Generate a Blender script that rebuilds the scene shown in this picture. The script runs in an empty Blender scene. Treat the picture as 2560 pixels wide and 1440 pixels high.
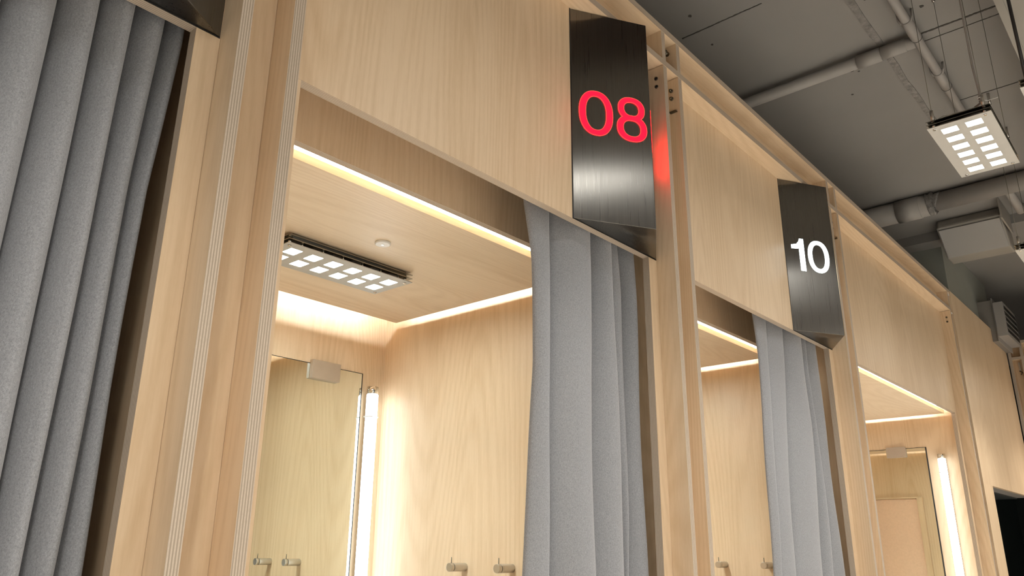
import bpy, bmesh, math, random
from mathutils import Vector, Matrix
random.seed(7)
sc = bpy.context.scene
COL = sc.collection

# ------------------------------------------------------------------ camera, world, exposure
YAW, PITCH, ROLL, FPX = 0.85150, 0.32026, 0.00905, 1971.6
cam_data = bpy.data.cameras.new('camera')
cam = bpy.data.objects.new('camera', cam_data); COL.objects.link(cam)
fw = Vector((math.sin(YAW)*math.cos(PITCH), math.cos(YAW)*math.cos(PITCH), math.sin(PITCH)))
rt = Vector((math.cos(YAW), -math.sin(YAW), 0)); up = rt.cross(fw)
r2 = rt*math.cos(ROLL) + up*math.sin(ROLL); u2 = -rt*math.sin(ROLL) + up*math.cos(ROLL)
M = Matrix((r2, u2, -fw)).transposed().to_4x4()
M.translation = Vector((0, -0.95, 1.55))
cam.matrix_world = M
cam_data.sensor_width = 36.0; cam_data.sensor_fit = 'HORIZONTAL'
cam_data.lens = FPX/2560*36.0
cam_data.clip_start = 0.02; cam_data.clip_end = 60
sc.camera = cam
w = bpy.data.worlds.new('world'); sc.world = w; w.use_nodes = True
w.node_tree.nodes['Background'].inputs[0].default_value = (0.8, 0.9, 1, 1)
w.node_tree.nodes['Background'].inputs[1].default_value = 0.02
sc.view_settings.view_transform = 'Standard'; sc.view_settings.look = 'None'
sc.view_settings.gamma = 1; sc.view_settings.use_curve_mapping = False
sc.view_settings.exposure = 0.0
sc.cycles.use_denoising = True
sc.cycles.max_bounces = 10; sc.cycles.diffuse_bounces = 6; sc.cycles.glossy_bounces = 5
sc.cycles.sample_clamp_indirect = 8.0
L_CELL, L_COVE, L_TUBE = 40.0, 20.0, 9.0
W_NEAR, W_FAR, W_BOOTH = 72.0, 135.0, 42.0                     # watts of the downlight in each pendant      # radiance of lamp lenses, cove strips, tubes

# ------------------------------------------------------------------ materials
def nmat(name):
    m = bpy.data.materials.new(name); m.use_nodes = True
    nt = m.node_tree; b = nt.nodes['Principled BSDF']
    return m, nt, b
def N(nt, typ, **kw):
    n = nt.nodes.new(typ)
    for k, v in kw.items(): setattr(n, k, v)
    return n
def mth(nt, op, a, b=None, c=None):
    n = N(nt, 'ShaderNodeMath', operation=op)
    for i, s in enumerate((a, b, c)):
        if s is None: continue
        if isinstance(s, (int, float)): n.inputs[i].default_value = s
        else: nt.links.new(s, n.inputs[i])
    return n.outputs[0]
def mixc(nt, f, a, b):
    n = N(nt, 'ShaderNodeMix', data_type='RGBA')
    for s, i in ((f, 0), (a, 6), (b, 7)):
        if isinstance(s, (int, float)): n.inputs[i].default_value = s
        elif isinstance(s, tuple): n.inputs[i].default_value = (*s, 1)
        else: nt.links.new(s, n.inputs[i])
    return n.outputs[2]
def objco(nt, seed=True):
    tc = N(nt, 'ShaderNodeTexCoord')
    if not seed: return tc.outputs['Object']
    oi = N(nt, 'ShaderNodeObjectInfo')
    add = N(nt, 'ShaderNodeVectorMath', operation='ADD')
    sc_ = N(nt, 'ShaderNodeVectorMath', operation='SCALE'); sc_.inputs['Scale'].default_value = 37.0
    cmb = N(nt, 'ShaderNodeCombineXYZ')
    for i in range(3): nt.links.new(oi.outputs['Random'], cmb.inputs[i])
    nt.links.new(cmb.outputs[0], sc_.inputs[0])
    nt.links.new(tc.outputs['Object'], add.inputs[0]); nt.links.new(sc_.outputs[0], add.inputs[1])
    return add.outputs[0]
def noise(nt, co, scale, s=5.0, det=3.0, rough=0.55, dist=0.0):
    mp = N(nt, 'ShaderNodeMapping'); nt.links.new(co, mp.inputs[0]); mp.inputs['Scale'].default_value = scale
    n = N(nt, 'ShaderNodeTexNoise'); nt.links.new(mp.outputs[0], n.inputs['Vector'])
    n.inputs['Scale'].default_value = s; n.inputs['Detail'].default_value = det
    n.inputs['Roughness'].default_value = rough; n.inputs['Distortion'].default_value = dist
    return n.outputs['Fac']
def wood(axis, base=(0.67, 0.52, 0.355), dark=(0.54, 0.39, 0.24), name='maple'):
    m, nt, b = nmat(name + '_grain_' + axis)
    co = objco(nt)
    def S(al, ac):
        return tuple(al if a == axis else ac for a in 'xyz')
    broad = noise(nt, co, S(0.12, 1.6), 4.0, 2.0)
    rings = noise(nt, co, S(0.22, 1.9), 1.6, 1.2, 0.4, 0.25)
    ring = mth(nt, 'SINE', mth(nt, 'MULTIPLY', rings, 150.0))
    ring = mth(nt, 'POWER', mth(nt, 'ABSOLUTE', ring), 3.0)
    fine = noise(nt, co, S(0.05, 1.0), 150.0, 2.0, 0.6)
    fleck = noise(nt, co, S(0.25, 1.0), 260.0, 1.0, 0.5)
    f = mth(nt, 'ADD', mth(nt, 'MULTIPLY', mth(nt, 'SUBTRACT', broad, 0.42), 1.3), mth(nt, 'MULTIPLY', ring, 0.30))
    f = mth(nt, 'ADD', f, mth(nt, 'MULTIPLY', mth(nt, 'SUBTRACT', fine, 0.45), 1.0))
    f = mth(nt, 'ADD', f, mth(nt, 'MULTIPLY', mth(nt, 'SUBTRACT', fleck, 0.5), 0.30))
    f = mth(nt, 'MINIMUM', mth(nt, 'MAXIMUM', f, 0.0), 1.0)
    c = mixc(nt, f, base, dark)
    nt.links.new(c, b.inputs['Base Color'])
    b.inputs['Roughness'].default_value = 0.42
    b.inputs['Specular IOR Level'].default_value = 0.35
    return m
def plyedge(axis, pale=(0.51, 0.425, 0.335), dk=(0.32, 0.255, 0.195)):
    m, nt, b = nmat('plywood_edge_' + axis)
    co = objco(nt, False)
    sp = N(nt, 'ShaderNodeSeparateXYZ'); nt.links.new(co, sp.inputs[0])
    c = sp.outputs['xyz'.index(axis)]
    wob = noise(nt, co, (1, 1, 1), 60.0, 2.0)
    c = mth(nt, 'ADD', c, mth(nt, 'MULTIPLY', wob, 0.0005))
    s = mth(nt, 'SINE', mth(nt, 'MULTIPLY', c, 2*math.pi/0.0040))
    sharp = mth(nt, 'MINIMUM', mth(nt, 'MAXIMUM', mth(nt, 'ADD', mth(nt, 'MULTIPLY', s, 1.6), 0.55), 0.0), 1.0)
    br = noise(nt, co, tuple(1.0 if a == axis else 0.6 for a in 'xyz'), 380.0, 2.0, 0.7)
    f = mth(nt, 'MULTIPLY', sharp, mth(nt, 'ADD', mth(nt, 'MULTIPLY', br, 0.9), 0.45))
    f = mth(nt, 'MINIMUM', f, 1.0)
    nt.links.new(mixc(nt, f, dk, pale), b.inputs['Base Color'])
    b.inputs['Roughness'].default_value = 0.7
    return m
def metal(name, col, rough, aniso=0.0, streak=None, noise_amt=0.08):
    m, nt, b = nmat(name)
    b.inputs['Metallic'].default_value = 1.0
    b.inputs['Roughness'].default_value = rough
    co = objco(nt)
    if streak:
        n = noise(nt, co, streak, 400.0, 2.0, 0.6)
        nt.links.new(mixc(nt, n, tuple(c*(1-noise_amt*3) for c in col), tuple(min(1, c*(1+noise_amt)) for c in col)), b.inputs['Base Color'])
        nt.links.new(mth(nt, 'ADD', mth(nt, 'MULTIPLY', n, 0.16), rough-0.08), b.inputs['Roughness'])
        bp = N(nt, 'ShaderNodeBump'); bp.inputs['Strength'].default_value = 0.08; bp.inputs['Distance'].default_value = 0.0004
        nt.links.new(n, bp.inputs['Height']); nt.links.new(bp.outputs[0], b.inputs['Normal'])
    else:
        n = noise(nt, co, (1, 1, 1), 30.0)
        nt.links.new(mixc(nt, n, tuple(c*(1-noise_amt) for c in col), col), b.inputs['Base Color'])
    return m
def plain(name, col, rough=0.6, var=0.12, s=6.0, bump=0.0, scale=(1, 1, 1)):
    m, nt, b = nmat(name); co = objco(nt)
    n = noise(nt, co, scale, s, 4.0)
    nt.links.new(mixc(nt, n, tuple(c*(1-var) for c in col), tuple(min(1, c*(1+var)) for c in col)), b.inputs['Base Color'])
    b.inputs['Roughness'].default_value = rough
    if bump:
        bp = N(nt, 'ShaderNodeBump'); bp.inputs['Strength'].default_value = bump; bp.inputs['Distance'].default_value = 0.01
        nt.links.new(n, bp.inputs['Height']); nt.links.new(bp.outputs[0], b.inputs['Normal'])
    return m
def emit(name, col, s):
    m = bpy.data.materials.new(name); m.use_nodes = True; nt = m.node_tree; nt.nodes.clear()
    e = N(nt, 'ShaderNodeEmission'); e.inputs[0].default_value = (*col, 1); e.inputs[1].default_value = s
    o = N(nt, 'ShaderNodeOutputMaterial'); nt.links.new(e.outputs[0], o.inputs[0]); return m
def felt():
    m, nt, b = nmat('grey_felt'); co = objco(nt)
    a = noise(nt, co, (1, 1, 0.8), 1250.0, 3.0, 0.7, 0.6)
    c = noise(nt, co, (1, 1, 0.75), 430.0, 2.0, 0.6)
    f = mth(nt, 'ADD', mth(nt, 'MULTIPLY', mth(nt, 'SUBTRACT', a, 0.5), 1.6), mth(nt, 'MULTIPLY', mth(nt, 'SUBTRACT', c, 0.5), 0.9))
    f = mth(nt, 'MINIMUM', mth(nt, 'MAXIMUM', mth(nt, 'ADD', f, 0.5), 0.0), 1.0)
    nt.links.new(mixc(nt, f, (0.15, 0.153, 0.166), (0.37, 0.378, 0.405)), b.inputs['Base Color'])
    b.inputs['Roughness'].default_value = 0.95
    b.inputs['Sheen Weight'].default_value = 0.25
    b.inputs['Specular IOR Level'].default_value = 0.1
    return m
WX, WY, WZ = wood('x'), wood('y'), wood('z')
WPALE = wood('x', (0.75, 0.63, 0.48), (0.62, 0.49, 0.345), 'pale_maple')
EX, EY, EZ = plyedge('x'), plyedge('y'), plyedge('z')
STEEL = metal('brushed_dark_steel', (0.20, 0.19, 0.175), 0.30, streak=(1, 1, 0.012))
_nt = STEEL.node_tree; _b = _nt.nodes['Principled BSDF']; _b.inputs['Anisotropic'].default_value = 0.85
_tg = N(_nt, 'ShaderNodeTangent', direction_type='RADIAL', axis='Z'); _nt.links.new(_tg.outputs[0], _b.inputs['Tangent'])
SATIN = metal('satin_steel', (0.62, 0.60, 0.56), 0.34)
PLATE = metal('satin_aluminium_plate', (0.50, 0.49, 0.46), 0.6); PLATE.node_tree.nodes['Principled BSDF'].inputs['Metallic'].default_value = 0.35
SPACER = metal('dark_edge_plate', (0.33, 0.32, 0.29), 0.22)
CHROME = metal('polished_steel', (0.72, 0.72, 0.70), 0.12)
DARKM = metal('dark_bolt_steel', (0.16, 0.15, 0.12), 0.35)
BRONZE = plain('brushed_beige_block', (0.37, 0.29, 0.215), 0.4, 0.06, 40)
FELT = felt()
BLACK = plain('black_and_gap_shade', (0.012, 0.012, 0.012), 0.5)  # also paints the shade in the sign and mirror gaps
WHITEP = plain('white_plastic', (0.75, 0.75, 0.74), 0.4, 0.03)
CONC = plain('painted_grey_concrete', (0.215, 0.205, 0.195), 0.85, 0.16, 1.2, 0.15)
PIPEM = plain('grey_painted_pipe', (0.28, 0.265, 0.25), 0.6, 0.08, 9)
CRACK = plain('dark_crack', (0.05, 0.045, 0.04), 0.9)
PLASTER = plain('rough_plaster_patch', (0.19, 0.18, 0.17), 0.9, 0.75, 45, 0.8)
GREYWALL = plain('grey_green_wall_paint', (0.25, 0.26, 0.235), 0.8, 0.06)
DARKW = plain('unlit_void_teal', (0.012, 0.02, 0.022), 0.7)  # near-black colour paints in the darkness of unlit depths
DUCTM = plain('grey_duct_paint', (0.26, 0.245, 0.22), 0.6, 0.05)
UNITM = plain('grey_unit_paint', (0.20, 0.185, 0.17), 0.55, 0.06)
UNITL = plain('light_grey_unit_paint', (0.27, 0.26, 0.25), 0.5, 0.05)
WHITEWALL = plain('grey_wall_paint', (0.60, 0.585, 0.56), 0.8, 0.04)
FLOORM = plain('pale_floor', (0.84, 0.815, 0.77), 0.5, 0.08)
PINK = plain('pale_pink_board', (0.74, 0.52, 0.38), 0.7, 0.10, 60, 0.2)
GREEN = plain('green_cable_sheath', (0.03, 0.16, 0.07), 0.5)
CELL = emit('lit_white_lens', (1.0, 0.99, 0.94), L_CELL)
CELLF = emit('lit_added_row_lens', (1.0, 0.96, 0.88), 70.0)
CELLB = emit('lit_booth_lens', (0.90, 1.0, 0.98), 118.0)
COVE = emit('lit_cove_strip', (1.0, 0.93, 0.84), L_COVE)
COVEB = emit('lit_cove_strip_bright', (0.93, 0.98, 1.0), 105.0)
TUBE = emit('lit_white_tube', (0.88, 0.96, 1.0), L_TUBE)
RED = emit('red_lit_acrylic', (1.0, 0.0025, 0.009), 7.5)
RIM = emit('orange_lit_rim', (1.0, 0.055, 0.03), 4.0)
WHT = emit('white_lit_acrylic', (0.90, 1.0, 1.0), 5.0)
m_, nt_, b_ = nmat('mirror_glass'); MIRROR = m_
b_.inputs['Metallic'].default_value = 1; b_.inputs['Roughness'].default_value = 0.01
b_.inputs['Base Color'].default_value = (0.86, 0.90, 0.84, 1)

# ------------------------------------------------------------------ mesh helpers
class MB:
    def __init__(s): s.v = []; s.f = []; s.mi = []; s.mats = []; s.smooth = []
    def mat(s, m):
        if m not in s.mats: s.mats.append(m)
        return s.mats.index(m)
    def poly(s, pts, m, smooth=False):
        i = len(s.v); s.v += [Vector(p) for p in pts]; s.f.append(tuple(range(i, i+len(pts)))); s.mi.append(s.mat(m)); s.smooth.append(smooth)
    def box(s, x0, x1, y0, y1, z0, z1, m, **ov):
        P = [(x0, y0, z0), (x1, y0, z0), (x1, y1, z0), (x0, y1, z0), (x0, y0, z1), (x1, y0, z1), (x1, y1, z1), (x0, y1, z1)]
        i = len(s.v); s.v += [Vector(p) for p in P]
        for k, q in dict(zn=(0, 3, 2, 1), zp=(4, 5, 6, 7), yn=(0, 1, 5, 4), yp=(2, 3, 7, 6), xn=(3, 0, 4, 7), xp=(1, 2, 6, 5)).items():
            s.f.append(tuple(i+a for a in q)); s.mi.append(s.mat(ov.get(k, m))); s.smooth.append(False)
    def prism(s, pts, d, m, caps=True, side=None):
        """closed polygon pts extruded by vector d"""
        n = len(pts); i = len(s.v); d = Vector(d)
        s.v += [Vector(p) for p in pts] + [Vector(p)+d for p in pts]
        if caps:
            s.f.append(tuple(range(i, i+n))); s.mi.append(s.mat(m)); s.smooth.append(False)
            s.f.append(tuple(range(i+2*n-1, i+n-1, -1))); s.mi.append(s.mat(m)); s.smooth.append(False)
        for k in range(n):
            s.f.append((i+k, i+n+k, i+n+(k+1) % n, i+(k+1) % n)); s.mi.append(s.mat(side or m)); s.smooth.append(False)
    def tube(s, path, r, m, seg=16, cap=True, smooth=True):
        path = [Vector(p) for p in path]; rs = r if isinstance(r, (list, tuple)) else [r]*len(path)
        i = len(s.v); a = None
        for k, p in enumerate(path):
            t = (path[min(k+1, len(path)-1)]-path[max(k-1, 0)]).normalized()
            if a is None:
                a = t.orthogonal().normalized()
            else:
                a = (a - t*a.dot(t)).normalized()
            b = t.cross(a)
            for q in range(seg):
                an = 2*math.pi*q/seg
                s.v.append(p + (a*math.cos(an)+b*math.sin(an))*rs[k])
        for k in range(len(path)-1):
            for q in range(seg):
                A = i+k*seg+q; B = i+k*seg+(q+1) % seg
                s.f.append((A, B, B+seg, A+seg)); s.mi.append(s.mat(m)); s.smooth.append(smooth)
        if cap:
            s.f.append(tuple(i+q for q in range(seg))[::-1]); s.mi.append(s.mat(m)); s.smooth.append(False)
            j = i+(len(path)-1)*seg
            s.f.append(tuple(j+q for q in range(seg))); s.mi.append(s.mat(m)); s.smooth.append(False)
    def build(s, name, parent=None, loc=None, bevel=0.0):
        me = bpy.data.meshes.new(name)
        org = Vector(loc) if loc is not None else (parent_world(parent) if parent else Vector((0, 0, 0)))
        me.from_pydata([tuple(v-org) for v in s.v], [], s.f)
        for m in s.mats: me.materials.append(m)
        for k, p in enumerate(me.polygons): p.material_index = s.mi[k]; p.use_smooth = s.smooth[k]
        bm = bmesh.new(); bm.from_mesh(me); bmesh.ops.recalc_face_normals(bm, faces=bm.faces[:]); bm.to_mesh(me); bm.free()
        o = bpy.data.objects.new(name, me); COL.objects.link(o)
        if parent: o.parent = parent
        else: o.location = org
        if bevel:
            b = o.modifiers.new('bevel', 'BEVEL'); b.width = bevel; b.segments = 2; b.limit_method = 'ANGLE'; b.angle_limit = math.radians(35)
        return o
def parent_world(p):
    v = Vector((0, 0, 0))
    while p: v += p.location; p = p.parent
    return v
def tag(o, label=None, cat=None, group=None, kind=None):
    if label: o['label'] = label
    if cat: o['category'] = cat
    if group: o['group'] = group
    if kind: o['kind'] = kind
    return o
def thing(name, loc, label, cat, group=None):
    o = bpy.data.objects.new(name, None); COL.objects.link(o); o.location = loc; o.empty_display_size = 0.05
    return tag(o, label, cat, group)
def copy_tree(o, parent=None):
    c = o.copy(); COL.objects.link(c); c.parent = parent
    for ch in list(o.children): copy_tree(ch, c)
    return c
def copy_thing(o, loc, label):
    c = copy_tree(o); c.location = loc; c['label'] = label; return c
def box_obj(name, x0, x1, y0, y1, z0, z1, m, parent=None, bevel=0.0, loc=None, **ov):
    mb = MB(); mb.box(x0, x1, y0, y1, z0, z1, m, **ov); return mb.build(name, parent, loc, bevel)

# ------------------------------------------------------------------ measured layout (metres)
FIN = dict(a=(0.4716, 0.4897), b=(0.5571, 0.5772), c=(1.7272, 1.7462), d=(1.8105, 1.8296), e=(2.9996, 3.0190), f=(3.0830, 3.1022), g=(4.8625, 4.8815))
FIN['z'] = (-0.6985, -0.6785)            # left wall of the leftmost booth
T = 0.019; YP = 0.0544; YB = 1.1465
ZT1, ZT0, ZR1, ZR0, ZA = 2.997, 2.977, 2.882, 2.863, 2.280
ZC = 3.42; ZRAFT = 2.283
X0, X1 = -3.2, 9.5; YC = -3.3

# ------------------------------------------------------------------ room
def struct(name, *a, **k): return tag(box_obj(name, *a, **k), kind='structure')
struct('floor', X0, X1, YC, 2.2, -0.05, 0.0, FLOORM)
struct('ceiling', X0, X1, YC, 2.2, ZC, ZC+0.1, CONC)
struct('wall_left', X0-0.1, X0, YC, 2.2, 0, ZC, WHITEWALL)
struct('wall_right', X1, X1+0.1, YC, 2.2, 0, ZC, DARKW)
struct('wall_front', X0, X1, YC-0.1, YC, 0, ZC, WHITEWALL)
struct('wall_back', X0, X1, 2.2, 2.3, 0, ZC, CONC)
# wall block above the end panel
struct('wall_upper', 5.20, 6.42, 0.055, 1.4, 3.0, ZC, GREYWALL, xn=GREYWALL)
struct('wall_passage', 5.175, X1, 0.62, 0.70, 0, 2.95, DARKW)
# concrete beams across the ceiling
struct('trim_1', 5.06, 5.20, YC, 2.2, 3.363, ZC, CONC)
# painted joint lines and plaster seam on the ceiling
def ceiling_line(name, x0, x1, y0, y1, m, wob, z=0.004):
    mb = MB(); n = 40; L = []; R = []
    along_x = abs(x1-x0) > abs(y1-y0)
    rnd = random.Random(sum(map(ord, name)))
    for i in range(n+1):
        t = i/n; a = rnd.uniform(-wob, wob); b = rnd.uniform(-wob, wob)
        if along_x:
            x = x0+(x1-x0)*t; L.append((x, y0+a, ZC-z)); R.append((x, y1+b, ZC-z))
        else:
            y = y0+(y1-y0)*t; L.append((x0+a, y, ZC-z)); R.append((x1+b, y, ZC-z))
    mb.prism(L+R[::-1], (0, 0, z+0.002), m)
    return tag(mb.build(name), kind='structure')
ceiling_line('trim_2', 1.4, 4.2, -0.316, -0.292, PLASTER, 0.0035, 0.004)
ceiling_line('trim_3', 2.915, 2.922, -0.70, -0.44, CRACK, 0.0016, 0.002)
ceiling_line('trim_4', 2.975, 2.9775, -0.70, -0.44, CRACK, 0.0008, 0.002)
ceiling_line('trim_5', 3.524, 3.527, -0.72, -0.42, CRACK, 0.0009, 0.002)
ceiling_line('trim_6', 2.36, 2.364, -0.06, 0.26, CRACK, 0.0012, 0.002)
mb = MB(); rnd = random.Random(4)
for (x, y, r) in ((1.93, 0.13, .006), (2.26, 0.17, .007), (2.47, 0.19, .005), (3.0, -0.16, .008), (3.02, -0.18, .004), (2.58, -0.35, .006), (2.75, -0.49, .009), (3.18, -0.10, .005), (4.1, -0.45, .012)):
    mb.prism([(x+r*math.cos(k)*rnd.uniform(.7, 1.2), y+r*math.sin(k)*rnd.uniform(.7, 1.2), ZC-0.0015) for k in [i*math.pi/4 for i in range(8)]], (0, 0, 0.003), CRACK)
tag(mb.build('trim_7'), kind='structure')

# ------------------------------------------------------------------ booths
def booth(num, k0, k1, x0, x1, deep_pocket, label, mirrored=False):
    """x0..x1 inner faces of the side walls"""
    b = thing('fitting_booth', ((x0+x1)/2, 0.6, 0), label, 'booth', None)
    for key, side in ((k0, -1), (k1, 1)):
        fx0, fx1 = FIN[key]
        box_obj('side_panel', fx0, fx1, 0, YB+T, 0, ZR0-0.002, WZ, b, yn=EX)
    # front frame: header and two jamb strips, one sheet with an opening
    mb = MB(); j0, j1 = x0+0.0385, x1-0.0385 - (0.0045 if num == 12 else 0)
    mb.box(x0+0.0005, x1-0.0005, YP, YP+T, ZA, ZR0, WZ, zn=EY)
    mb.box(x0+0.0005, j0, YP, YP+T, 0, ZA-0.0002, WZ, xp=EY)
    mb.box(j1, x1-0.0005, YP, YP+T, 0, ZA-0.0002, WZ, xn=EY)
    mb.build('front_frame', b)
    if deep_pocket:
        yi = 0.251
        box_obj('inner_panel', x0+0.0005, x1-0.0005, yi, yi+T, 2.2915, 2.60, WZ, b, zn=EY)
        box_obj('light_block_top', x0+0.0005, x1-0.0005, YP+T, yi+T, 2.60, 2.619, WX, b)  # unseen board added to stop light leaking in from above
        box_obj('curtain_track', x0+0.01, x1-0.01, 0.09, 0.115, 2.575, 2.60, SATIN, b)
        yc = yi+T
    else:
        yc = YP+T
    box_obj('back_panel', x0, x1, YB, YB+T, 0, 2.62, WZ, b)
    box_obj('light_block_roof', x0, x1, yc, YB, 2.60, 2.619, WX, b)  # unseen roof added to keep corridor light out
    # floating ceiling panel with cove strips hidden on top
    yf = yc+(0.036 if num == 12 else 0.031); yb2 = 1.0625; xl, xr = x0+0.03, x1-0.03
    box_obj('ceiling_panel', xl, xr, yf, yb2, ZRAFT, ZRAFT+T, WPALE, b, xp=WY, xn=WY)
    for (a0, a1, c0, c1) in ((xl+.03, xr-.03, yf+.028, yf+.034), (xl+.03, xr-.03, yb2-.034, yb2-.028),
                             (xl+.028, xl+.034, yf+.04, yb2-.04), (xr-.034, xr-.028, yf+.04, yb2-.04)):
        if num == 6: continue
        if c1 < 0.5 and a1-a0 > 0.5:      # the front strip shows through the slot
            box_obj('cove_light_strip', a0, a1, c0, c1, ZRAFT+T+0.001, ZRAFT+T+0.030, COVE, b)
        else:
            box_obj('strip_profile', a0, a1, c0, c1, ZRAFT+T, ZRAFT+T+0.0245, SATIN, b)
            box_obj('cove_light_strip', a0, a1, c0, c1, ZRAFT+T+0.025, ZRAFT+T+0.032, COVEB, b)
    for hx in (xl+0.15, xr-0.15):
        for hy in (yf+0.12, yb2-0.12):
            m = MB(); m.tube([(hx, hy, ZRAFT+T), (hx, hy, 2.60)], 0.004, SATIN, 8); m.build('hanger_rod', b)
    # bolts through the front edge of the right wall
    for bz in (2.824, 2.798):
        m = MB(); m.tube([(x1+0.001, 0.024, bz), (x1-0.0028, 0.024, bz)], [0.0052, 0.0052], DARKM, 14)
        m.tube([(x1-0.0028, 0.024, bz), (x1-0.0034, 0.024, bz)], [0.0030, 0.0030], BLACK, 6)
        m.build('bolt', b)
    return b
B6 = booth(6, 'z', 'a', FIN['z'][1], FIN['a'][0], True, 'leftmost plywood fitting booth, unlit, closed by the grey curtain')
B8 = booth(8, 'b', 'c', FIN['b'][1], FIN['c'][0], True, 'lit plywood fitting booth under the red 08 sign, second from left')
B10 = booth(10, 'd', 'e', FIN['d'][1], FIN['e'][0], True, 'lit plywood fitting booth under the white 10 sign')
B12 = booth(12, 'f', 'g', FIN['f'][1], FIN['g'][0], False, 'wide lit plywood fitting booth at the right end, without curtain or number sign')

# filler boards in the narrow gaps between neighbouring booths
for (u, v, lab) in (('a', 'b', 'narrow plywood filler board in the gap left of the 08 booth'),
                    ('c', 'd', 'narrow plywood filler board in the gap between the 08 and 10 booths'),
                    ('e', 'f', 'narrow plywood filler board in the gap between the 10 booth and the wide end booth')):
    x0, x1 = FIN[u][1], FIN[v][0]
    t = thing('filler_board', ((x0+x1)/2, 0.06, 0), lab, 'filler board', 'filler boards in the gaps between booths')
    box_obj('board', x0+0.0005, x1-0.0005, 0.0535, 0.0725, 0, ZR0-0.002, WZ, t)
    for bz in (2.824, 2.798):   # bolt ends with nuts poking out of the far booth wall
        m = MB(); m.tube([(x1, 0.024, bz), (x1-0.010, 0.024, bz)], 0.0032, DARKM, 10)
        m.tube([(x1, 0.024, bz), (x1-0.005, 0.024, bz)], 0.0062, DARKM, 6); m.build('bolt_end', t)
    m = MB(); m.box(x1-0.002, x1-0.0005, 0.008, 0.030, 2.752, 2.757, SATIN); m.box(x1-0.012, x1-0.0005, 0.008, 0.030, 2.7495, 2.7515, DARKM)
    m.build('small_bracket', t)

# top beam: ladder of plywood rails and studs over all booths
tb = thing('top_beam', (2.0, 0.0, 2.9), 'long plywood box beam with open front running along the top of all booths', 'beam')
bx0, bx1 = -0.72, FIN['g'][1]+0.045
box_obj('top_rail', bx0, bx1, 0, 0.30, ZT0, ZT1, WX, tb, yn=EZ, zn=WX)
box_obj('lower_rail', bx0, bx1-0.035, 0, YP+T, ZR0, ZR1, WX, tb, yn=EZ, zn=WX)
box_obj('back_board', bx0, bx1-0.035, YP, YP+T, ZR1, ZT0, WX, tb)
for k in 'zabcdefg':
    fx0, fx1 = FIN[k]
    if k == 'z': continue
    box_obj('stud', fx0, fx1, 0.0005, YP, ZR1, ZT0, WZ, tb, yn=EX)
for (u, v) in (('a', 'b'), ('c', 'd'), ('e', 'f')):
    xm = FIN[v][0]
    m = MB(); m.tube([(xm, 0.030, 2.952), (xm-0.016, 0.030, 2.952)], 0.0075, DARKM, 12)
    m.tube([(xm-0.016, 0.030, 2.952), (xm-0.022, 0.030, 2.952)], [0.010, 0.008], DARKM, 6)
    m.tube([(xm-0.030, 0.034, ZT0), (xm-0.030, 0.034, ZT0-0.012)], 0.009, DARKM, 10)
    m.build('bolt', tb)
for z in (ZT0-0.009, ZR0-0.006):
    box_obj('spacer', 4.884, 4.938, 0.006, 0.022, z, z+0.008, WHITEP, tb)

# ------------------------------------------------------------------ end panel and passage
ep = thing('end_panel', (5.6, 0.0, 0), 'tall flat plywood wall panel at the far right with a dark doorway cut below it', 'wall panel')
box_obj('pilaster', 4.9416, 5.168, 0, 0.10, 0, 1.91, WZ, ep, xn=WZ)
box_obj('upper_panel', 4.9416, 6.43, 0, 0.020, 1.91, ZT1, WZ, ep)
box_obj('doorway_soffit', 5.168, 6.43, 0.0205, 0.100, 1.912, 1.93, UNITL, ep)
box_obj('doorway_dark_fill', 5.168, 6.43, 0.100, 0.60, 1.905, 1.93, DARKW, ep)  # near-black sheet painting the doorway depth as unlit

# ------------------------------------------------------------------ booth row beyond, facing the camera side
fr = thing('far_booth_row', (6.5, -0.5, 0), 'distant plywood booth front set at right angles behind the end panel', 'booth')
box_obj('side_panel', 6.48, 7.4, -0.019, 0.0, 0, ZR0, WZ, fr, xn=EY)
box_obj('side_panel', 6.48, 7.4, -0.094, -0.075, 0, ZR0, WZ, fr, xn=EY)
box_obj('filler_board', 6.545, 6.56, -0.075, -0.019, 0, ZR0, WZ, fr)
box_obj('lower_rail', 6.48, 6.56, -1.3, 0, ZR0, ZR1, WY, fr, xn=EZ)
box_obj('top_rail', 6.48, 6.9, -1.3, 0, ZT0, ZT1, WY, fr, xn=EZ)
box_obj('back_board', 6.545, 6.56, -1.3, 0, ZR1, ZT0, WY, fr)
for y in (-0.019, -0.094): box_obj('stud', 6.48, 6.545, y, y+0.019, ZR1, ZT0, WZ, fr, xn=EY)
box_obj('front_frame', 6.535, 6.554, -1.3, -0.094, 0, ZR0, WZ, fr)
m = MB(); m.box(6.525, 6.545, -0.055, -0.045, 2.79, 2.85, SATIN); m.tube([(6.53, -0.045, 2.79), (6.53, -0.06, 2.775), (6.53, -0.05, 2.76)], 0.004, DARKM, 8); m.build('latch', fr)

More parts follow.
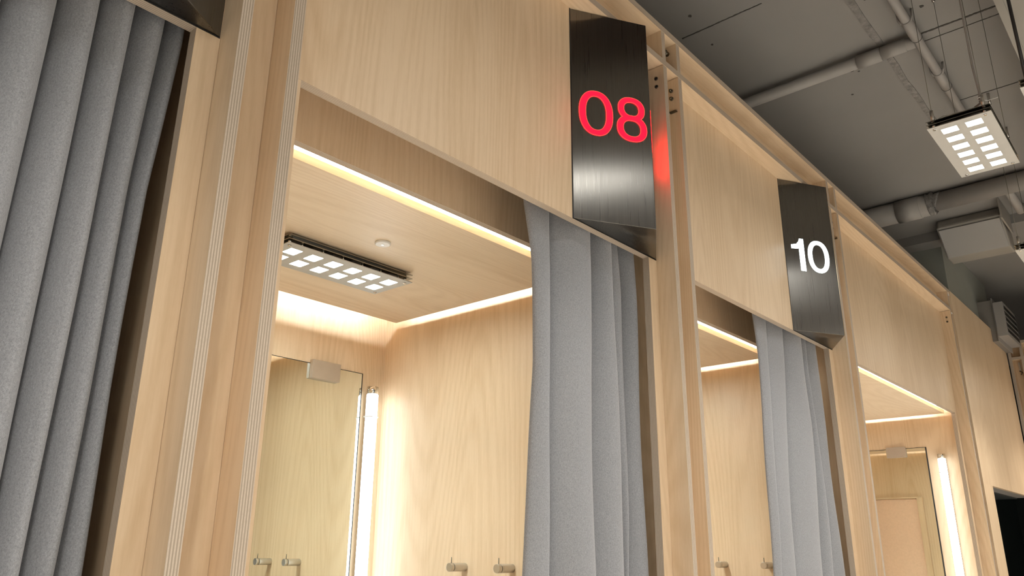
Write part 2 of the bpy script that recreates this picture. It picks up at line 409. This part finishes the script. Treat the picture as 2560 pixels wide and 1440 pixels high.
# ------------------------------------------------------------------ number signs
def ring(cx, cz, w_, h_, sx, sz, n=72, e=2.25):
    o, i_ = [], []
    for k in range(n):
        a = 2*math.pi*k/n; c, s = math.cos(a), math.sin(a)
        f = lambda q: math.copysign(abs(q)**(2/e), q)
        o.append((cx+f(c)*w_/2, cz+f(s)*h_/2)); i_.append((cx+f(c)*(w_/2-sx), cz+f(s)*(h_/2-sz)))
    return o, i_
def inside(p, R):
    def pin(poly):
        c = False; x, y = p; j = len(poly)-1
        for i in range(len(poly)):
            xi, yi = poly[i]; xj, yj = poly[j]
            if (yi > y) != (yj > y) and x < (xj-xi)*(y-yi)/(yj-yi)+xi: c = not c
            j = i
        return c
    return pin(R[0]) and not pin(R[1])
def glyph(ch, gx, gz, sc_):
    """returns rings and polygons for a numeral with lower-left corner (gx, gz); height .124"""
    H = 0.124
    if ch == '0': return [ring(gx+0.0455, gz+H/2, 0.091, H, 0.0185*sc_, 0.0155*sc_)], []
    if ch == '8': return [ring(gx+0.041, gz+0.0365, 0.082, 0.073, 0.0178*sc_, 0.0145*sc_), ring(gx+0.041, gz+0.091, 0.073, 0.066, 0.0165*sc_, 0.0142*sc_)], []
    if ch == '1':
        s0, s1 = gx+0.033, gx+0.055
        P = [(s0, gz), (s1, gz), (s1, gz+H), (s0+0.005, gz+H), (s0+0.001, gz+H-0.011), (s0-0.009, gz+H-0.022), (gx+0.001, gz+H-0.027), (gx+0.001, gz+H-0.042), (s0-0.004, gz+H-0.040), (s0, gz+H-0.036)]
        return [], [P]
def make_sign(name, A, B, C, z0, z1, text, mat, label, rim=False):
    """A left edge, B protruding ridge, C right edge on plan; wedge-shaped metal box"""
    s = thing(name, ((A[0]+C[0])/2, YP, z0), label, 'number sign', 'wedge number signs on the booth headers')
    mb = MB(); mb.prism([(A[0], A[1]-0.0005, z0+0.002), (B[0], B[1], z0+0.002), (C[0], C[1]-0.0005, z0+0.002)], (0, 0, z1-z0-0.004), STEEL)
    mb.build('housing', s, bevel=0.0012)
    box_obj('shadow_gap', A[0]-0.0035, C[0], YP-0.0006, YP-0.0001, z0, z1-0.001, BLACK, s)  # thin black strip paints the shadow gap around the sign
    if text:
        for (P, Q, offs) in ((A, B, (0.019, 0.120) if text == '08' else (0.027, 0.0965)), (B, C, (0.010, 0.111) if text == '08' else (0.018, 0.0875))):
            P2_, Q2_ = Vector((*P, 0)), Vector((*Q, 0)); e = (Q2_-P2_).normalized(); nrm = Vector((e.y, -e.x, 0))
            def W(p, d): return P2_ + e*p[0] + nrm*d + Vector((0, 0, p[1]))
            for ch, ox in zip(text, offs):
                R, polys = glyph(ch, ox, 2.508, 1.0)
                mb = MB()
                for q, (o, i_) in enumerate(R):
                    n = len(o); d = 0.0010+0.0002*q
                    for k in range(n):
                        k2 = (k+1) % n
                        mb.poly([W(o[k], d), W(o[k2], d), W(i_[k2], d), W(i_[k], d)], mat)
                        mb.poly([W(o[k], d), W(o[k], 0), W(o[k2], 0), W(o[k2], d)], mat)
                        mb.poly([W(i_[k], 0), W(i_[k], d), W(i_[k2], d), W(i_[k2], 0)], mat)
                for p in polys:
                    mb.poly([W(q, 0.0010) for q in p], mat)
                    for k in range(len(p)): mb.poly([W(p[k], 0.001), W(p[k], 0), W(p[(k+1) % len(p)], 0), W(p[(k+1) % len(p)], 0.001)], mat)
                if rim:
                    for q, (o, i_) in enumerate(R):
                        n = len(o); cx = sum(a[0] for a in o)/n; cz = sum(a[1] for a in o)/n
                        for poly, sg in ((o, 0.0009), (i_, -0.0009)):
                            for k in range(n):
                                k2 = (k+1) % n; a, b2 = Vector(poly[k]), Vector(poly[k2]); tn = (b2-a)
                                if tn.length < 1e-7: continue
                                nn = Vector((tn.y, -tn.x)).normalized()*sg
                                a3, b3 = a-nn, b2-nn
                                mid = ((a+b2)/2)+nn*0.5
                                if any(inside(tuple((a+b2)/2), R[z]) for z in range(len(R)) if z != q): continue
                                mb.poly([W(a, 0.0017), W(b2, 0.0017), W(b3, 0.0017), W(a3, 0.0017)], RIM)
                mb.build('lit_numeral', s)
    return s
def sign_for(xr, text, mat, label, rim=False):
    A = (xr-0.3665, YP); C = (xr-0.0015, YP); Bp = (xr-0.1835, -0.0565)
    return make_sign('number_sign', A, Bp, C, ZA, ZR0, text, mat, label, rim)
sign_for(FIN['a'][0], None, None, 'dark metal wedge sign at the top left, only its lower tip showing')
sign_for(FIN['c'][0], '08', RED, 'dark brushed metal wedge sign with the red lit number 08', True)
sign_for(FIN['e'][0], '10', WHT, 'dark brushed metal wedge sign with the white lit number 10')

# ------------------------------------------------------------------ curtains
def curtain(label, rows, zs, lobes, ztop=2.56, zbot=0.03, hem_left=False):
    """rows: at each z in zs the x of every fold line; lobes: (front depth, back depth) for each bay between lines"""
    mb = MB(); SEG = 22; NZ = 90; grid = []
    def lerp(z, vals):
        if z >= zs[0]: return vals[0]
        for k in range(len(zs)-1):
            if z >= zs[k+1]:
                t = (zs[k]-z)/(zs[k]-zs[k+1]); t = t*t*(3-2*t) if False else t
                return vals[k]*(1-t)+vals[k+1]*t
        return vals[-1]
    for iz in range(NZ+1):
        z = ztop+(zbot-ztop)*iz/NZ; row = []
        nl = len(rows[0])
        xs = [lerp(z, [r[k] for r in rows]) for k in range(nl)]
        for k in range(nl-1):
            fr_, bk = lobes[k]
            for q in range(SEG):
                t = q/SEG
                sh = abs(math.sin(math.pi*t))**0.55
                # lobes lean so the right side tucks behind the next one
                x = xs[k]+(xs[k+1]-xs[k])*t + 0.13*(xs[k+1]-xs[k])*math.sin(math.pi*t)
                wv = 0.0025*math.sin(z*5.1+k*2.3+t*3) + 0.0018*math.sin(z*11+k*1.7)
                y = bk + (fr_-bk)*sh + wv
                row.append((x, y, z))
        row.append((xs[-1], lobes[-1][1], z)); grid.append(row)
    n = len(grid[0]); off = len(mb.v)
    for r in grid: mb.v += [Vector(p) for p in r]
    mi = mb.mat(FELT)
    for a in range(NZ):
        for k in range(n-1):
            mb.f.append((off+a*n+k, off+a*n+k+1, off+(a+1)*n+k+1, off+(a+1)*n+k)); mb.mi.append(mi); mb.smooth.append(True)
    x0 = sum(p[0] for p in grid[0])/n
    o = mb.build('curtain', None, (x0, 0.1, zbot))
    s = o.modifiers.new('thickness', 'SOLIDIFY'); s.thickness = 0.0028; s.offset = 0
    return tag(o, label, 'curtain', 'grey felt curtains of the booths')
c6z = [2.6, 2.28, 2.03, 1.75, 1.5, 0.0]
c6 = [[-0.60, -0.53, -0.45, -0.37, -0.30, -0.22, -0.14, -0.06, 0.02, 0.09, 0.15, 0.205, 0.268, 0.318, 0.368, 0.415, 0.445]]*2
l6 = c6[0]
def sh6(d14, d15, d16): q = list(l6); q[14] = d14; q[15] = d15; q[16] = d16; return q
curtain('closed grey felt curtain hanging in folds at the left edge, in the leftmost booth',
        [l6, sh6(0.364, 0.412, 0.444), sh6(0.360, 0.402, 0.428), sh6(0.357, 0.398, 0.427), sh6(0.355, 0.393, 0.430), sh6(0.355, 0.393, 0.430)],
        c6z, [(0.084, 0.142)]*14 + [(0.092, 0.155), (0.105, 0.160)])
c8z = [2.6, 2.31, 2.18, 1.93, 1.60, 1.50, 0.0]
k8 = 0.9766
c8 = [[1.255/k8, 1.375, 1.53, 1.605, 1.672, 1.735],
      [1.292, 1.385, 1.533, 1.611, 1.676, 1.738],
      [1.318, 1.381, 1.535, 1.616, 1.690, 1.742],
      [1.329, 1.375, 1.525, 1.628, 1.681, 1.744],
      [1.303, 1.369, 1.522, 1.640, 1.668, 1.748],
      [1.296, 1.368, 1.521, 1.640, 1.662, 1.750],
      [1.280, 1.36, 1.52, 1.63, 1.66, 1.752]]
curtain('grey felt curtain drawn aside to the right under the red 08 sign', [[x*k8 for x in r] for r in c8], c8z,
        [(0.106, 0.124), (0.079, 0.138), (0.082, 0.155), (0.106, 0.155), (0.096, 0.170)])
c10z = [2.6, 2.31, 2.17, 1.98, 1.47, 0.0]
c10 = [[2.47, 2.59, 2.72, 2.852, 2.905, 3.010],
       [2.484, 2.593, 2.73, 2.854, 2.908, 3.019],
       [2.494, 2.575, 2.72, 2.858, 2.900, 3.028],
       [2.493, 2.560, 2.685, 2.884, 2.925, 3.040],
       [2.473, 2.511, 2.629, 2.851, 2.935, 3.050],
       [2.45, 2.50, 2.61, 2.84, 2.94, 3.050]]
curtain('grey felt curtain drawn aside to the right under the white 10 sign', [[x*0.9766 for x in r] for r in c10], c10z,
        [(0.100, 0.110), (0.098, 0.114), (0.080, 0.126), (0.088, 0.145), (0.088, 0.155)])

# ------------------------------------------------------------------ lamps with twelve square lenses
def lamp_plates(t, x0, y0, z, rot=False, cell=CELL, L=0.40, Wd=0.162, gap=0.0105, mount=False, top=None):
    """plates hang with the lens plate underside at z; long side along x"""
    x1, y1 = x0+L, y0+Wd
    for k in range(3):
        zz = z+gap*k
        if k == 0:
            # lens plate with twelve cut-outs, built as a grid of strips
            cols = [x0+0.0225+0.0625*i+0.021*0 for i in range(6)]
            xs = [x0]; 
            for i in range(6):
                cx = x0+0.044+0.0625*i; xs += [cx-0.0165, cx+0.0165]
            xs.append(x1)
            ys = [y0, y0+0.0305-0.001, y0+0.0305+0.040, y1-0.0305-0.040, y1-0.0305+0.001, y1]
            mb = MB()
            for i in range(len(xs)-1):
                for j in range(len(ys)-1):
                    if i % 2 == 1 and j % 2 == 1: continue
                    mb.box(xs[i], xs[i+1], ys[j], ys[j+1], zz, zz+0.002, PLATE)
            mb.build('lens_plate', t)
            for i in range(6):
                for j in (1, 3):
                    lb = MB(); lb.box(xs[2*i+1]+.0005, xs[2*i+2]-.0005, ys[j]+.0005, ys[j+1]-.0005, zz+0.0006, zz+0.004, WHITEP, zn=cell)
                    lb.build('square_lens', t)
        else:
            box_obj('spacer_plate', x0, x1, y0, y1, zz, zz+0.002, SPACER, t)
    for (sx, sy) in ((x0+0.013, y0+0.017), (x1-0.013, y0+0.017), (x0+0.013, y1-0.017), (x1-0.013, y1-0.017)):
        mb = MB(); mb.tube([(sx, sy, z-0.003), (sx, sy, z)], [0.0036, 0.0050], CHROME, 14); mb.tube([(sx, sy, z), (sx, sy, z+2*gap+0.006)], 0.0042, CHROME, 12)
        mb.build('corner_screw', t)
    for i in range(6):
        for yy in (y0+0.010, y1-0.010):
            mb = MB(); mb.tube([(x0+0.044+0.0625*i, yy, z+0.002), (x0+0.044+0.0625*i, yy, z+gap)], 0.0032, CHROME, 10); mb.build('standoff', t)
def downlight(watts, par):
    l = bpy.data.lights.new('downlight', 'SPOT'); l.energy = watts; l.color = (1.0, 0.95, 0.87)
    l.spot_size = math.radians(118); l.spot_blend = 0.8; l.shadow_soft_size = 0.05
    o = bpy.data.objects.new('downlight', l); COL.objects.link(o); o.parent = par; o.location = (0, 0, -0.004); return o
# booth ceiling lamp
bl = thing('ceiling_lamp', (1.183, 0.71, ZRAFT), 'flat lamp with twelve lit square lenses under the 08 booth ceiling', 'ceiling lamp', 'flat twelve-lens lamps in the booths')
lamp_plates(bl, 0.983, 0.631, 2.253, cell=CELLB, mount=True)
_d = downlight(W_BOOTH, bl); _d.location = (0, 0, 2.253-0.004-ZRAFT); _d.data.color = (0.92, 1.0, 0.97); _d.data.shadow_soft_size = 0.15
box_obj('mounting_box', 0.998, 1.366, 0.640, 0.784, 2.253+0.0125, ZRAFT, SPACER, bl)
copy_thing(bl, (1.183+1.262, 0.71, ZRAFT), 'unseen flat twelve-lens ceiling lamp added inside the booth under the white 10 sign')  # hidden lamp added to light this booth
copy_thing(bl, (3.95, 0.60, ZRAFT), 'unseen flat twelve-lens ceiling lamp added inside the wide booth at the right end')  # hidden lamp added for light in the wide booth
# pendants
PX, PY, PZ = 2.280, -0.687, 2.700
pn = thing('pendant_lamp', (PX+0.2, PY+0.081, PZ), 'flat pendant lamp with twelve lit square lenses hanging top right on thin wires', 'pendant lamp', 'flat twelve-lens pendant lamps over the corridor')
lamp_plates(pn, PX, PY, PZ)
for (sx, sy) in ((PX+0.013, PY+0.017), (PX+0.387, PY+0.017), (PX+0.013, PY+0.145), (PX+0.387, PY+0.145)):
    mb = MB(); mb.tube([(sx, sy, PZ+0.024), (sx, sy, PZ+0.060)], 0.0052, SATIN, 12); mb.build('wire_clamp', pn)
    mb = MB(); mb.tube([(sx, sy, PZ+0.055), (sx, sy, ZC-0.05)], 0.00075, DARKM, 6); mb.build('wire', pn)
    mb = MB(); mb.tube([(sx, sy, ZC-0.055), (sx, sy, ZC)], 0.0055, SATIN, 12); mb.tube([(sx, sy, ZC-0.060), (sx, sy, ZC-0.055)], [0.003, 0.0065], CHROME, 12); mb.build('ceiling_clamp', pn)
box_obj('driver_box', PX+0.03, PX+0.30, PY+0.045, PY+0.115, PZ+0.024, PZ+0.040, SATIN, pn)
mb = MB(); cx, cy = PX+0.016, PY+0.021
path = [(cx+0.010, cy, ZC), (cx+0.008, cy-0.001, 3.20), (cx+0.002, cy+0.002, 3.0), (cx+0.006, cy+0.004, 2.86), (cx+0.004, cy, 2.78), (cx+0.012, cy+0.004, 2.745), (cx+0.03, cy+0.03, 2.742)]
mb.tube(path, 0.0032, PIPEM, 8); mb.build('power_cable', pn)
mb = MB()
mb.tube([(cx+0.0+0.007*math.cos(a), cy+0.007*math.sin(a), 2.752+0.0006*a) for a in [i*0.5 for i in range(13)]], 0.0012, WHITEP, 6)
mb.tube([(cx+0.005, cy, 2.752), (cx+0.03, cy-0.012, 2.756), (cx+0.045, cy-0.03, 2.764), (cx+0.052, cy-0.036, 2.768)], 0.0009, WHITEP, 6)
mb.build('cable_tie', pn)
mb = MB(); mb.tube([(cx+0.02, cy+0.02, 2.742), (cx+0.03, cy+0.06, 2.744), (cx+0.02, cy+0.095, 2.747), (cx+0.012, cy+0.110, 2.738), (cx+0.02, cy+0.115, 2.727)], 0.0016, WHITEP, 6); mb.build('lamp_lead', pn)
downlight(W_NEAR, pn)
copy_thing(pn, (PX+0.2+1.25, PY+0.081, PZ), 'flat pendant lamp cut by the right edge of the photo, next along the corridor')
hid = 'unseen extra flat twelve-lens pendant lamp over the corridor'; hidg = 'unseen extra corridor pendant lamps'  # unseen lamps kept to light the corridor
for i, x in enumerate((-1.47, -0.22, 1.03, 4.78, 6.03)): copy_thing(pn, (x+0.2, PY+0.081, PZ), hid)['group'] = hidg
for x in (-1.5, 0.2, 1.9, 3.6, 5.3):
    for y in (-1.75, -2.6):
        c = copy_thing(pn, (x, y, PZ), hid); c['group'] = hidg
        for ch in c.children:       # these rows are added for corridor light, with stronger lamps
            if ch.type == 'LIGHT': ch.data = ch.data.copy(); ch.data.energy = W_FAR
            if ch.name.startswith('square_lens'): ch.material_slots[0].link = 'OBJECT'; ch.material_slots[0].material = CELLF
# lamp at the far right with a black stem
st = thing('stem_lamp', (2.40, -0.85, 2.70), 'flat lamp on a black stem, corner showing at the right edge above the pendant', 'pendant lamp')
lamp_plates(st, 2.205, -0.93, 2.70, cell=CELL)
mb = MB(); mb.tube([(2.222, -0.784, 2.724), (2.222, -0.784, 3.18)], 0.0045, BLACK, 10); mb.build('stem', st)
mb = MB(); mb.tube([(2.385, -0.85, 2.724), (2.385, -0.85, 3.18)], 0.0045, BLACK, 10); mb.build('stem', st)

# smoke detector disc
mb = MB(); mb.tube([(1.180, 0.5185, ZRAFT), (1.180, 0.5185, ZRAFT-0.005), (1.180, 0.5185, ZRAFT-0.006)], [0.0195, 0.0195, 0.0175], WHITEP, 40)
mb.tube([(1.180, 0.5185, ZRAFT-0.006), (1.180, 0.5185, ZRAFT-0.0068)], 0.004, SATIN, 16)
tag(mb.build('sensor_disc', None, (1.18, 0.5185, ZRAFT)), 'small round white sensor disc on the ceiling of the 08 booth', 'sensor')

# ------------------------------------------------------------------ mirrors with top clips, tubes, hooks
def mirror_back(x0, x1, zt, yw, clipx, label):
    t = thing('wall_mirror', ((x0+x1)/2, yw, 0.4), label, 'mirror', 'frameless mirrors in the booths')
    box_obj('dark_gap_frame', x0-0.004, x1+0.0065, yw-0.0016, yw-0.0002, 0.35, zt+0.003, BLACK, t)  # black margin stands in for the shaded gap around inset glass
    box_obj('glass', x0, x1, yw-0.0050, yw-0.0018, 0.354, zt, MIRROR, t)
    box_obj('clip', clipx, clipx+0.108, yw-0.020, yw-0.0052, zt-0.047, zt+0.012, BRONZE, t, bevel=0.0008)
    return t
mirror_back(0.98, 1.6290, 2.1045, YB, 1.4215, 'tall frameless mirror with a metal top clip on the back wall of the 08 booth')
t = thing('wall_mirror', (FIN['g'][0], 0.55, 0.4), 'tall frameless mirror on the right wall of the wide end booth', 'mirror', 'frameless mirrors in the booths')
gx = FIN['g'][0]
box_obj('dark_gap_frame', gx-0.0016, gx-0.0002, 0.234, 0.90, 0.35, 2.112, BLACK, t)  # black margin again painted as the dark gap
box_obj('glass', gx-0.0050, gx-0.0018, 0.240, 0.894, 0.354, 2.109, MIRROR, t)
box_obj('clip', gx-0.020, gx-0.0052, 0.340, 0.443, 2.062, 2.121, BRONZE, t, bevel=0.002)
def tube_lamp(x, y, ax, zt, zb, label):
    """ax: unit vector from the wall into the booth"""
    t = thing('tube_lamp', (x, y, zb), label, 'tube lamp', 'upright fluorescent tubes in the booths')
    mb = MB(); mb.tube([(x, y, zb), (x, y, zt-0.027), (x, y, zt-0.024)], [0.0195, 0.0195, 0.017], TUBE, 28); g_ = mb.build('glass_tube', t)
    g_.data.materials.append(SATIN)      # unlit metal back, added to keep glare off the wall behind
    for p in g_.data.polygons:
        if p.normal.x*ax[0]+p.normal.y*ax[1] < -0.55: p.material_index = 1
    for (a, b) in ((zt-0.024, zt), (zb-0.024, zb)):
        mb = MB(); mb.tube([(x, y, a), (x, y, b)], 0.0185, CHROME, 24); mb.build('end_cap', t)
    for cz in (zt-0.10, (zt+zb)/2, zb+0.1):
        mb = MB()
        sx, sy = -ax[1], ax[0]
        arc = [(x+0.0215*(math.cos(a)*sx+math.sin(a)*ax[0]), y+0.0215*(math.cos(a)*sy+math.sin(a)*ax[1]), cz) for a in [math.radians(v) for v in range(215, -36, -25)]]
        mb.tube([(arc[0][0]+sx*-0.004, arc[0][1]+sy*-0.004, cz)]+arc[1:5], 0.0022, WHITEP, 8)
        mb.tube(arc[-5:]+[(arc[-1][0]+sx*0.004, arc[-1][1]+sy*0.004, cz)], 0.0022, WHITEP, 8)
        mb.tube([(x-ax[0]*0.020, y-ax[1]*0.020, cz), (x-ax[0]*0.0255, y-ax[1]*0.0255, cz)], 0.007, WHITEP, 10)
        mb.build('clip', t)
    return t
tube_lamp(1.6615, 1.120, (0, -1), 2.062, 0.45, 'white lit tube lamp standing upright beside the mirror of the 08 booth')
tube_lamp(1.6615+1.2624, 1.120, (0, -1), 2.062, 0.45, 'unseen white lit tube lamp added upright on the back wall of the 10 booth')  # hidden tube, added for its light
tube_lamp(gx-0.0265, 0.160, (-1, 0), 2.066, 0.45, 'white lit tube lamp upright on the right wall of the wide end booth')
def hook(x, y, z, label, s=-1):
    t = thing('coat_hook', (x, y, z), label, 'coat hook', 'round steel coat hooks in the booths')
    R = 0.0118
    mb = MB(); mb.tube([(x, y, z), (x+s*0.0505, y, z)], R, SATIN, 32); mb.build('post', t, bevel=0.0006)
    mb = MB(); mb.tube([(x+s*0.0505, y, z), (x+s*0.0525, y, z)], R*0.78, BLACK, 24); mb.build('groove', t)
    mb = MB(); mb.tube([(x+s*0.0525, y, z), (x+s*0.064, y, z)], R, SATIN, 32); mb.build('cap', t, bevel=0.0006)
    mb = MB(); mb.tube([(x+s*0.0545, y, z+R*0.8), (x+s*0.0545, y, z+R+0.0155)], 0.0013, DARKM, 10); mb.build('pin', t)
    return t
xc, xe = FIN['c'][0], FIN['e'][0]
h0 = hook(xc, 0.734, 1.501, 'cylindrical steel coat hook on the right wall of the 08 booth, nearer the back')
copy_thing(h0, (xc, 0.5535, 1.501), 'cylindrical steel coat hook on the right wall of the 08 booth, nearer the curtain')
copy_thing(h0, (xe, 0.559, 1.502), 'cylindrical steel coat hook in the 10 booth, half hidden by the booth side')
copy_thing(h0, (xe, 0.376, 1.502), 'cylindrical steel coat hook in the 10 booth, beside the curtain')
# board on the left wall of the wide booth, seen in its mirror
fx = FIN['f'][1]
t = thing('wall_board', (fx, 0.95, 0.9), 'pale pink textured board in a light wood frame, reflected in the end booth mirror', 'board')
box_obj('board', fx+0.002, fx+0.012, 0.775, 1.13, 0.60, 1.940, PINK, t)
mb = MB(); mb.box(fx, fx+0.030, 0.735, 0.774, 0.56, 1.952, WZ); mb.box(fx, fx+0.030, 0.774, 1.14, 1.941, 1.952, WY); mb.build('frame', t)

# ------------------------------------------------------------------ pipes, duct, unit on the ceiling
def pipe_thing(name, label, cat, segs, m=PIPEM):
    mb = MB()
    for path, r in segs: mb.tube(path, r, m, 20)
    return tag(mb.build(name, None, segs[0][0][0]), label, cat)
zp = ZC-0.035
pp = thing('ceiling_pipe', (2.8, -0.43, ZC), 'grey painted pipe running lengthwise along the ceiling behind the hanging pendant', 'pipe', 'grey painted ceiling pipes')
mb = MB(); mb.tube([(1.2, -0.432, zp), (4.25, -0.432, zp)], 0.0165, PIPEM, 20); mb.build('tube', pp)
for x in (2.83, 3.26, 2.0):
    mb = MB(); mb.tube([(x-0.09, -0.432, zp), (x+0.05, -0.432, zp)], 0.0195, PIPEM, 20); mb.tube([(x+0.05, -0.432, zp), (x+0.052, -0.432, zp)], 0.0205, CRACK, 20); mb.build('coupling', pp)
    mb = MB()
    for sy in (-1, 1): mb.tube([(x-0.09, -0.432+sy*0.024, ZC), (x-0.09, -0.432+sy*0.023, zp+0.005), (x-0.085, -0.432+sy*0.016, zp-0.012)], 0.004, PIPEM, 8)
    mb.build('bracket', pp)
pq = thing('ceiling_pipe', (2.89, 0.5, ZC), 'thicker grey pipe crossing the ceiling toward the top of the booths', 'pipe', 'grey painted ceiling pipes')
zq = ZC-0.036
mb = MB(); mb.tube([(2.90, 1.9, zq), (2.90, -0.42, zq)], 0.024, PIPEM, 24); mb.build('tube', pq)
for (y0_, y1_, r_) in ((-0.30, -0.21, 0.0275), (-0.39, -0.302, 0.0262)):
    mb = MB(); mb.tube([(2.90, y1_, zq), (2.90, y0_, zq)], r_, PIPEM, 24); mb.build('coupling', pq)
p2 = thing('ceiling_pipe', (4.42, 0, ZC), 'wide grey wrapped pipe crossing the ceiling behind the lower edge of the pendant', 'pipe', 'grey painted ceiling pipes')
mb = MB(); mb.tube([(4.47, 1.9, 3.36), (4.47, -0.06, 3.36)], 0.060, PIPEM, 24); mb.build('tube', p2)
mb = MB(); mb.tube([(4.47, 0.10, 3.36), (4.47, -0.02, 3.36)], 0.064, PIPEM, 24); mb.build('coupling', p2)
mb = MB(); rnd = random.Random(5); pts = []
for k in range(7): pts.append((4.47, -0.05-0.012*k, 3.358+rnd.uniform(-.006, .006)))
mb.tube(pts, [0.050, 0.066, 0.058, 0.068, 0.052, 0.060, 0.04], PLASTER, 18); mb.build('foam_collar', p2)
mb = MB(); mb.tube([(4.47, -0.10, 3.365), (4.45, -2.2, 3.365)], 0.050, PIPEM, 24); mb.build('tube', p2)
p3 = thing('ceiling_pipe', (4.6, -0.43, ZC), 'short grey pipe beyond the wide pipe, beside the boxy ceiling unit', 'pipe', 'grey painted ceiling pipes')
mb = MB(); mb.tube([(4.46, -0.425, 3.37), (4.90, -0.425, 3.37), (4.94, -0.425, 3.40), (4.945, -0.425, ZC)], 0.022, PIPEM, 20); mb.build('tube', p3)

# boxy duct end under the ceiling
du = thing('ceiling_duct', (5.0, -0.16, ZC), 'boxy grey ceiling unit with a slanted pale face, right of the booth tops', 'duct')
mb = MB(); mb.prism([(4.90, -0.335, ZC), (4.858, -0.335, 3.360), (5.015, -0.335, 3.215), (5.15, -0.335, 3.215), (5.15, -0.335, 3.30), (5.05, -0.335, ZC)], (0, 0.335, 0), DUCTM)
mb.build('housing', du, bevel=0.012)
mb = MB(); mb.prism([(4.868, -0.325, 3.347), (5.008, -0.325, 3.218), (5.004, -0.325, 3.213), (4.862, -0.325, 3.343)], (0, 0.315, 0), UNITL)
mb.build('cover', du, bevel=0.0025)
box_obj('bracket', 4.75, 5.05, -0.352, -0.344, 3.30, ZC, DUCTM, du)
# louvred unit
lu = thing('air_unit', (6.15, -0.03, 3.05), 'grey louvred air unit sticking out above the far end panel', 'air unit')
mb = MB(); mb.box(6.0, 6.42, -0.034, -0.001, 2.905, 3.19, UNITM); mb.box(6.0, 6.42, -0.001, 0.054, 3.0, 3.19, UNITM); mb.build('duct_body', lu)
box_obj('flange', 5.985, 6.44, -0.040, -0.035, 2.90, 3.20, UNITL, lu)
box_obj('grille_box', 5.975, 6.40, -0.100, -0.041, 2.930, 3.165, UNITL, lu, bevel=0.002)
for k in range(5):
    z = 2.955+0.040*k
    mb = MB(); mb.box(5.995, 6.385, -0.1012, -0.1002, z, z+0.027, BLACK); mb.build('louvre_slot', lu)
    mb = MB(); mb.prism([(5.995, -0.101, z+0.027), (5.995, -0.107, z+0.020), (5.995, -0.107, z+0.018), (5.995, -0.101, z+0.024)], (0.39, 0, 0), UNITL); mb.build('louvre', lu)
# big duct at upper right
bd = thing('ceiling_duct', (2.5, -1.1, ZC), 'long pale grey duct along the ceiling at the top right corner', 'duct')
box_obj('duct_body', 0.4, 7.5, -1.5, -0.745, 3.202, 3.40, DUCTM, bd)
box_obj('edge_trim', 0.4, 7.5, -0.745, -0.722, 3.198, 3.40, DUCTM, bd)
for x in (1.0, 2.5, 4.0, 5.5, 7.0): box_obj('hanger', x, x+0.03, -1.3, -1.27, 3.40, ZC, SATIN, bd)
# green cable
mb = MB(); mb.tube([(4.66, -0.50, ZC-0.004), (4.65, -0.50, 3.385), (4.60, -0.505, 3.372), (4.54, -0.53, 3.38), (4.48, -0.56, ZC-0.004)], 0.008, GREEN, 10)
tag(mb.build('green_cable', None, (4.8, -0.5, 3.4)), 'short green cable curving under the ceiling at the right edge', 'cable')
